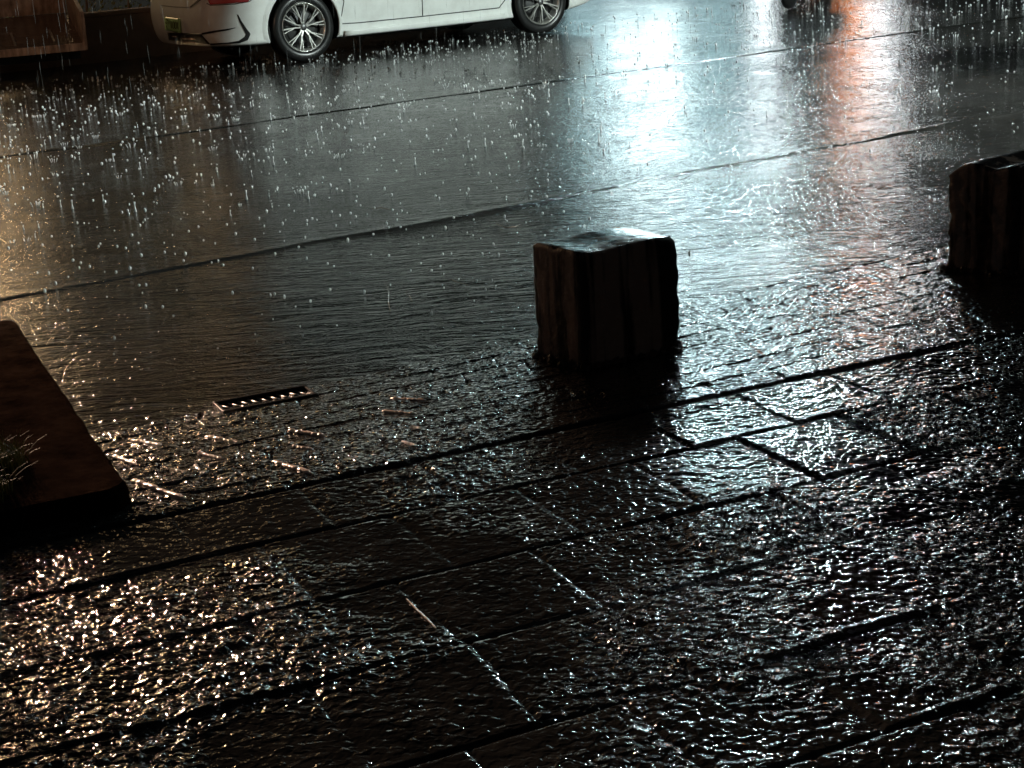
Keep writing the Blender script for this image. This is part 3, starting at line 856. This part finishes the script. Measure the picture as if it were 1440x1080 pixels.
MB().box(-LT-.5, -LT, .4, .85, .35, .8).build('seat_box', DARKPAINT, tr, bevel=.04)
MB().tube([(-LT-.45, .62, .4), (-LT-.95, .62, .55), (-LT-1.05, .62, 1.0)], .03, 10).build('steering_column', BLACK, tr)
MB().lathe([(.12, -.03), (.19, -.035), (.215, -.02), (.215, .02), (.19, .035), (.12, .03)], 32, cen=(-LT-.85, .62, .215), closed=True).build('wheel', RUBBER, tr, smooth=True)
MB().tube([(-LT-1.0, .3, 1.05), (-LT-1.08, .62, 1.0), (-LT-1.0, .94, 1.05)], .018, 10).build('handlebar', BLACK, tr)

# ------------------------------------------------------------------ retaining wall and hedge
bw = float(np.dot(gp(60, 96, 0), BR))
_d = raydir(170, 14); _t = bw/np.dot(_d, BR); WZ = float((CO+_d*_t)[2])-.05
wl = MB()
wo = empty('retaining_wall', rd(0, bw), PR)
aL, aR_ = -8., 10.6
wl.box(aL, aR_, 0, .22, -.05, WZ); wl.build('wall', WALL, wo, bevel=.01)
MB().box(aL, aR_, -.02, .24, WZ, WZ+.05).build('coping', WALL, wo, bevel=.01)
tag(wo, 'low brown retaining wall behind the white car, below the hedge', 'wall')
# keep its top meets the hedge line seen between tricycle and car
hd = empty('hedge', rd(3.0, bw+.8, WZ), PR)
mb = MB(); rr = random.Random(5)
for _ in range(15000):
    x = rr.uniform(-7.5, 7.5); y = rr.uniform(-.62, .6); hz = 1.1+.18*math.sin(x*1.7)+.12*math.sin(x*4.1)
    z = hz*rr.random()**.8
    if rr.random() < .6: y = -.55+abs(rr.gauss(0, .08))+.08*math.sin(x*5+z*6)
    s = rr.uniform(.015, .035)
    a = Vector((rr.gauss(0, 1), rr.gauss(0, 1), rr.gauss(0, 1))).normalized(); b_ = a.orthogonal().normalized(); c = a.cross(b_)
    p = Vector((x, y, z))
    mb.add([p+b_*s, p+c*s*.5, p-b_*s, p-c*s*.5], [(0, 1, 2, 3)])
mb.build('foliage', LEAF, hd)
mb = MB()
for k in range(30):
    x = -7.3+k*.5; mb.tube([(x, 0, -.02), (x+.05, .02, .4), (x-.03, 0, .9)], [.02, .014, .006], 6)
mb.build('stems', WALL, hd)
tag(hd, 'leafy hedge along the top of the brown wall at the top left', 'hedge')

# ------------------------------------------------------------------ scooter whose front tyre shows at the top edge
s0 = gp(1110, 13, 0)
sco = empty('parked_scooter', (s0[0], s0[1], 0), math.atan2(s0[1], s0[0])-R(18))
tag(sco, 'dark parked scooter with only its front tyre showing at the top edge', 'scooter')
whs = MB().lathe([(.11, -.03), (.15, -.045), (.22, -.05), (.265, -.035), (.28, 0), (.265, .035), (.22, .05), (.15, .045), (.11, .03)], 40, cen=(0, 0, .28), closed=True).build('wheel', RUBBER, sco, smooth=True)
MB().lathe([(.03, -.03), (.105, -.032), (.108, .0), (.105, .032), (.03, .03)], 24, cen=(0, 0, .28), closed=True).build('rim', GREYMET, whs, smooth=True)
w2_ = MB().lathe([(.11, -.03), (.15, -.045), (.2, -.05), (.235, -.035), (.25, 0), (.235, .035), (.2, .05), (.15, .045), (.11, .03)], 40, cen=(1.4, 0, .25), closed=True).build('wheel', RUBBER, sco, smooth=True)
MB().lathe([(.0, -.03), (.115, -.032), (.118, .0), (.115, .032), (.0, .03)], 24, cen=(1.4, 0, .25)).build('rim', GREYMET, w2_, smooth=True)
mb = MB(); mb.tube([(0, -.075, .28), (.22, -.075, .65), (.3, -.03, .85)], .02, 8); mb.tube([(0, .075, .28), (.22, .075, .65), (.3, .03, .85)], .02, 8); mb.build('fork', BLACK, sco, smooth=True)
mb = MB()
for (x0, x1, hw, z0, z1) in ((.22, .42, .24, .45, 1.0), (.42, .75, .17, .28, .40), (.75, 1.75, .2, .38, .74)):
    mb.box(x0, x1, -hw, hw, z0, z1)
mb.build('body', DARKPAINT, sco, bevel=.06)
MB().box(.8, 1.5, -.17, .17, .75, .84).build('seat', BLACK, sco, bevel=.04)
MB().tube([(.38, -.36, 1.1), (.3, -.12, 1.06), (.3, .12, 1.06), (.38, .36, 1.1)], .017, 8).build('handlebar', BLACK, sco, smooth=True)
MB().lathe([(0, -.03), (.07, -.02), (.08, .04)], 24, axis='x', cen=(.215, 0, .88)).build('headlight', GLASS, sco, smooth=True)
for s in (-1, 1):
    MB().lathe([(0, 0), (.05, .005), (.055, .015), (0, .02)], 16, axis='x', cen=(.3, s*.3, 1.25)).build('mirror', BLACK, sco)

# ------------------------------------------------------------------ shop building across the street, lit
FB = 24.5
bd = empty('shop_building', rd(10, FB), PR)
tag(bd, 'shop building across the street whose lit windows shine in the wet road', 'building')
MB().box(-45, 45, 0, 8, 0, 11).build('wall', FACADE, bd)
MB().box(-45.2, 45.2, -.5, 0, 3.35, 3.5).build('canopy', FACADE, bd)
def azpos(px, yref=130):
    # where the reflected ray through a road pixel meets the facade, as coordinate along it
    d = raydir(px, yref); d = np.array([d[0], d[1]]); d /= np.linalg.norm(d)
    t = FB/np.dot(np.append(d, 0), BR); p = np.append(d*t, 0); return float(np.dot(p, AR))-10
def win(px0, px1, z0, z1, mt, name='window', fr=True):
    x0, x1 = azpos(px0), azpos(px1)
    if fr: 
        f_ = MB(); f_.box(x0-.06, x1+.06, -.05, .002, z0-.06, z1+.06); f = f_.build('window', BLACK, bd)
        MB().box(x0, x1, -.06, -.052, z0, z1).build('pane', mt, f)
    else:
        MB().box(x0, x1, -.35, -.12, z0, z1).build(name, mt, bd)
win(862, 893, 2.55, 3.3, COOLWIN); win(912, 950, 2.5, 3.35, COOLWIN); win(972, 1035, 2.5, 3.2, COOLWIN2); win(1065, 1079, 1.5, 2.5, WHITEWIN)
win(800, 1085, .35, 1.5, COOLBASE); win(795, 845, 2.2, 3.2, COOLWIN2)
win(1211, 1246, 2.3, 3.25, WHITEWIN); win(1181, 1202, 2.35, 3.15, ORANGE, 'sign', False)
win(850, 1075, 3.9, 4.9, COOLPANEL, 'sign', False); win(890, 990, 7.2, 8.6, COOLPANEL, 'sign', False)  # unseen panels added to feed the paving sparkle
win(1190, 1240, 4.3, 5.2, COOLPANEL, 'sign', False)
win(-70, 20, .8, 3.2, WARMWIN); win(150, 180, 5.2, 6.4, WARMWIN); win(255, 300, 1.7, 2.9, WARMWIN)
for px in (400, 470, 540, 610, 680):
    win(px, px+35, 4.6, 6.2, DIMWIN)

# ------------------------------------------------------------------ street lamps
def lamp(loc, hgt, aim, c, power, rad, label, lens, sz=.3):
    root = empty('street_lamp', loc, aim)
    MB().tube([(0, 0, 0), (0, 0, .5), (0, 0, hgt-.3), (.25, 0, hgt), (.8, 0, hgt+.1)], [.09, .07, .05, .04, .035], 12).build('pole', GREYMET, root, smooth=True)
    h = MB().box(.75, 1.35, -.14, .14, hgt+.04, hgt+.16).build('lamp_head', GREYMET, root, bevel=.03)
    MB().box(.82, 1.3, -.11, .11, hgt+.02, hgt+.036).build('lens', lens, h)
    l = bpy.data.lights.new('lamp_light', 'POINT'); l.energy = power; l.color = c; l.shadow_soft_size = rad
    lo = bpy.data.objects.new('lamp_light', l); col.objects.link(lo); lo.parent = root; lo.location = (1.05, 0, hgt-.16)
    tag(root, label, 'street lamp', 'street lamps')
    return root
lamp((8.2, 10.2, 0), 4.6, R(150), (.85, 1., .94), 90, .12, 'cool white street lamp beside the road, to the right of the concrete blocks', COOLLENS)
lamp((-5.9, 11.6, 0), 2.1, R(10), (1., .48, .34), 34, .10, 'short warm lamp post just left of the tricycle on the near side', WARMLENS)
lamp((-8.3, 22.6, 0), 3.3, R(-61), (1., .66, .34), 330, .2, 'tall warm street lamp standing behind the hedge', WARMLENS)

# small lamps added over the shop fronts for glints on the paving
def added_wall_lamp(px, z, pw, c, rad=.10):
    x = azpos(px)
    h = MB().tube([(x, 0, z+.25), (x, -.35, z+.3), (x, -.5, z+.12)], .03, 8).build('added_wall_lamp', BLACK, bd)
    MB().lathe([(.0, z+.14), (.08, z+.12), (.17, z-.02), (.16, z-.02), (.07, z+.1)], 20, axis='z', cen=(x, -.5, 0)).build('lamp_shade', BLACK, h)
    l = bpy.data.lights.new('lamp_light', 'POINT'); l.energy = pw; l.color = c; l.shadow_soft_size = rad
    lo = bpy.data.objects.new('lamp_light', l); col.objects.link(lo); lo.parent = bd; lo.location = (x, -.5, z-.12)
added_wall_lamp(880, 5.4, 30, (.66, .95, 1.)); added_wall_lamp(955, 6.6, 45, (.70, .95, 1.)); added_wall_lamp(1060, 5.2, 30, (.74, .96, 1.)); added_wall_lamp(1225, 5.0, 30, (.9, .96, 1.)); added_wall_lamp(1010, 9.4, 1100, (.70, .95, 1.)); added_wall_lamp(1100, 9.6, 1100, (.8, .97, 1.))
# spot added by the cool street lamp, cone cut at the car's rear arch
fl = bpy.data.lights.new('added_spot', 'SPOT'); fl.energy = 12500; fl.color = (.86, 1., .95); fl.shadow_soft_size = .1
FL = Vector((8.2, 10.2, 4.2)); edge = math.atan2(15.95-FL.y, -2.22-FL.x); half = R(24); aim_ = edge-half
fl.spot_size = 2*half; fl.spot_blend = .06
flo = bpy.data.objects.new('added_spot', fl); col.objects.link(flo)
dv_ = Vector((math.cos(aim_), math.sin(aim_), -.36)).normalized()
slamp = bpy.data.objects['street_lamp']; flo.parent = slamp
bpy.context.view_layer.update()
flo.matrix_world = Matrix.Translation(FL) @ dv_.to_track_quat('-Z', 'Y').to_matrix().to_4x4()
f3 = bpy.data.lights.new('added_warm_spot', 'SPOT'); f3.energy = 6000; f3.color = (1., .66, .46); f3.shadow_soft_size = .07  # warm spot added to brighten the strip and its pale beads
f3.spot_size = R(10.5); f3.spot_blend = .7
wlamp = bpy.data.objects['street_lamp.001']; f3o = bpy.data.objects.new('added_warm_spot', f3); col.objects.link(f3o); f3o.parent = wlamp
bpy.context.view_layer.update()
q3 = wlamp.matrix_world @ Vector((1.05, 0, 1.75))
f3o.matrix_world = Matrix.Translation(q3) @ (Vector((-.80, 4.12, .05))-q3).to_track_quat('-Z', 'Y').to_matrix().to_4x4()
f2 = bpy.data.lights.new('added_spot', 'SPOT'); f2.energy = 27000; f2.color = (.88, 1., .95); f2.shadow_soft_size = .1  # second spot added to brighten the splashes, kept off the car
f2.spot_size = R(50); f2.spot_blend = .5
f2o = bpy.data.objects.new('added_spot', f2); col.objects.link(f2o); f2o.parent = slamp
f2o.matrix_world = Matrix.Translation(FL+Vector((0, 0, -.2))) @ (Vector((-1.2, 9.6, 0))-FL).to_track_quat('-Z', 'Y').to_matrix().to_4x4()
# ------------------------------------------------------------------ rain splashes, drops
mb = MB(); rr = random.Random(21)
def ico(p, r_, sz=1.):
    v = [(0, 0, 1), (.894, 0, .447), (.276, .851, .447), (-.724, .526, .447), (-.724, -.526, .447), (.276, -.851, .447), (.724, .526, -.447), (-.276, .851, -.447), (-.894, 0, -.447), (-.276, -.851, -.447), (.724, -.526, -.447), (0, 0, -1)]
    f_ = [(0, 1, 2), (0, 2, 3), (0, 3, 4), (0, 4, 5), (0, 5, 1), (1, 6, 2), (2, 7, 3), (3, 8, 4), (4, 9, 5), (5, 10, 1), (1, 10, 6), (2, 6, 7), (3, 7, 8), (4, 8, 9), (5, 9, 10), (6, 11, 7), (7, 11, 8), (8, 11, 9), (9, 11, 10), (10, 11, 6)]
    mb.add([(p[0]+a*r_, p[1]+b_*r_, p[2]+c*r_*sz) for a, b_, c in v], f_)
cnt = 0
while cnt < 2300:
    b_ = rr.uniform(4.6, 15.5); a = rr.uniform(-4, 15)
    p = rd(a, b_)
    dd = p-CO; z = np.dot(dd, F); px = 720+FPX*np.dot(dd, CR)/z; py = 540-FPX*np.dot(dd, CU)/z
    if not (-40 < px < 1480 and -20 < py < 520): continue
    dens = 1. if px < 780 else .35
    if rr.random() > dens: continue
    if py > 420 and rr.random() < .5: continue
    cnt += 1
    s = rr.uniform(.75, 2.0)
    kind = rr.random() if b_ > 7.2 else rr.random()*.75
    if kind < .80:
        ico((p[0], p[1], .006+rr.uniform(.0, .025)), .0042*s*(b_/9)**.6, rr.uniform(.9, 1.9))
    elif kind < .92:
        h = rr.uniform(.012, .03)*s
        mb.tube([(p[0], p[1], -.004), (p[0], p[1], h*.5), (p[0]+.001, p[1], h)], [.0045*s, .0014*s, .003*s], 6)
        ico((p[0]+rr.uniform(-.006, .006), p[1], h*1.6), .0028*s)
    else:
        n = rr.randint(4, 7); r0 = rr.uniform(.007, .014)*s
        for k in range(n):
            t = 2*math.pi*k/n+rr.random(); r1 = r0*1.5
            mb.tube([(p[0]+r0*math.cos(t), p[1]+r0*math.sin(t), -.004), (p[0]+r1*math.cos(t), p[1]+r1*math.sin(t), .012*s)], [.0012*s, .0018*s], 5)
            if rr.random() < .4: ico((p[0]+r1*1.4*math.cos(t), p[1]+r1*1.4*math.sin(t), .02*s), .0022*s)
tag(mb.build('rain_splashes', DROP, None, smooth=True), 'small white splashes where raindrops strike the wet road', 'splashes', kind='stuff')
mb = MB()
for _ in range(1900):
    dist = 5.*(18/5.)**rr.random()
    px = rr.uniform(-30, 1470); py = rr.uniform(-60, 700)
    d = raydir(px, py); d = d/np.dot(d, F)
    p = CO+d*dist
    if p[2] < .05: continue
    ln = rr.uniform(.03, .11)*(.5+dist/14); r_ = .0006+.00012*dist
    tilt = rr.uniform(-.02, .03)
    mb.tube([(p[0], p[1], p[2]), (p[0]+tilt*ln, p[1], p[2]+ln*.5), (p[0]+tilt*2*ln, p[1], p[2]+ln)], [r_*.3, r_, r_*.3], 5, caps=False)
tag(mb.build('falling_rain', RAIN, None, smooth=True), 'thin drops of rain falling through the air', 'rain', kind='stuff')
# a long run of water dripping in front of the right hand block
mb = MB()
def at(px, py, dist):
    d = raydir(px, py); return CO+d*dist
n = 30; pts = [at(1433-27*k/n, -20+265*k/n, 4.6) for k in range(n+1)]
mb.tube(pts, [.0006+.0036*max(0, math.sin(k*.42+.3))**.6 for k in range(n+1)], 8)
tag(mb.build('water_drip', RAIN, None, smooth=True), 'long thin drip of water falling in front of the right hand block', 'water drip')

# ------------------------------------------------------------------ render
sc.render.engine = 'CYCLES'
sc.cycles.use_denoising = True
sc.cycles.max_bounces = 6; sc.cycles.transparent_max_bounces = 12
sc.cycles.sample_clamp_indirect = 6
sc.cycles.caustics_reflective = False; sc.cycles.caustics_refractive = False
sc.view_settings.view_transform = 'Standard'; sc.view_settings.look = 'None'
sc.view_settings.exposure = 0; sc.view_settings.gamma = 1
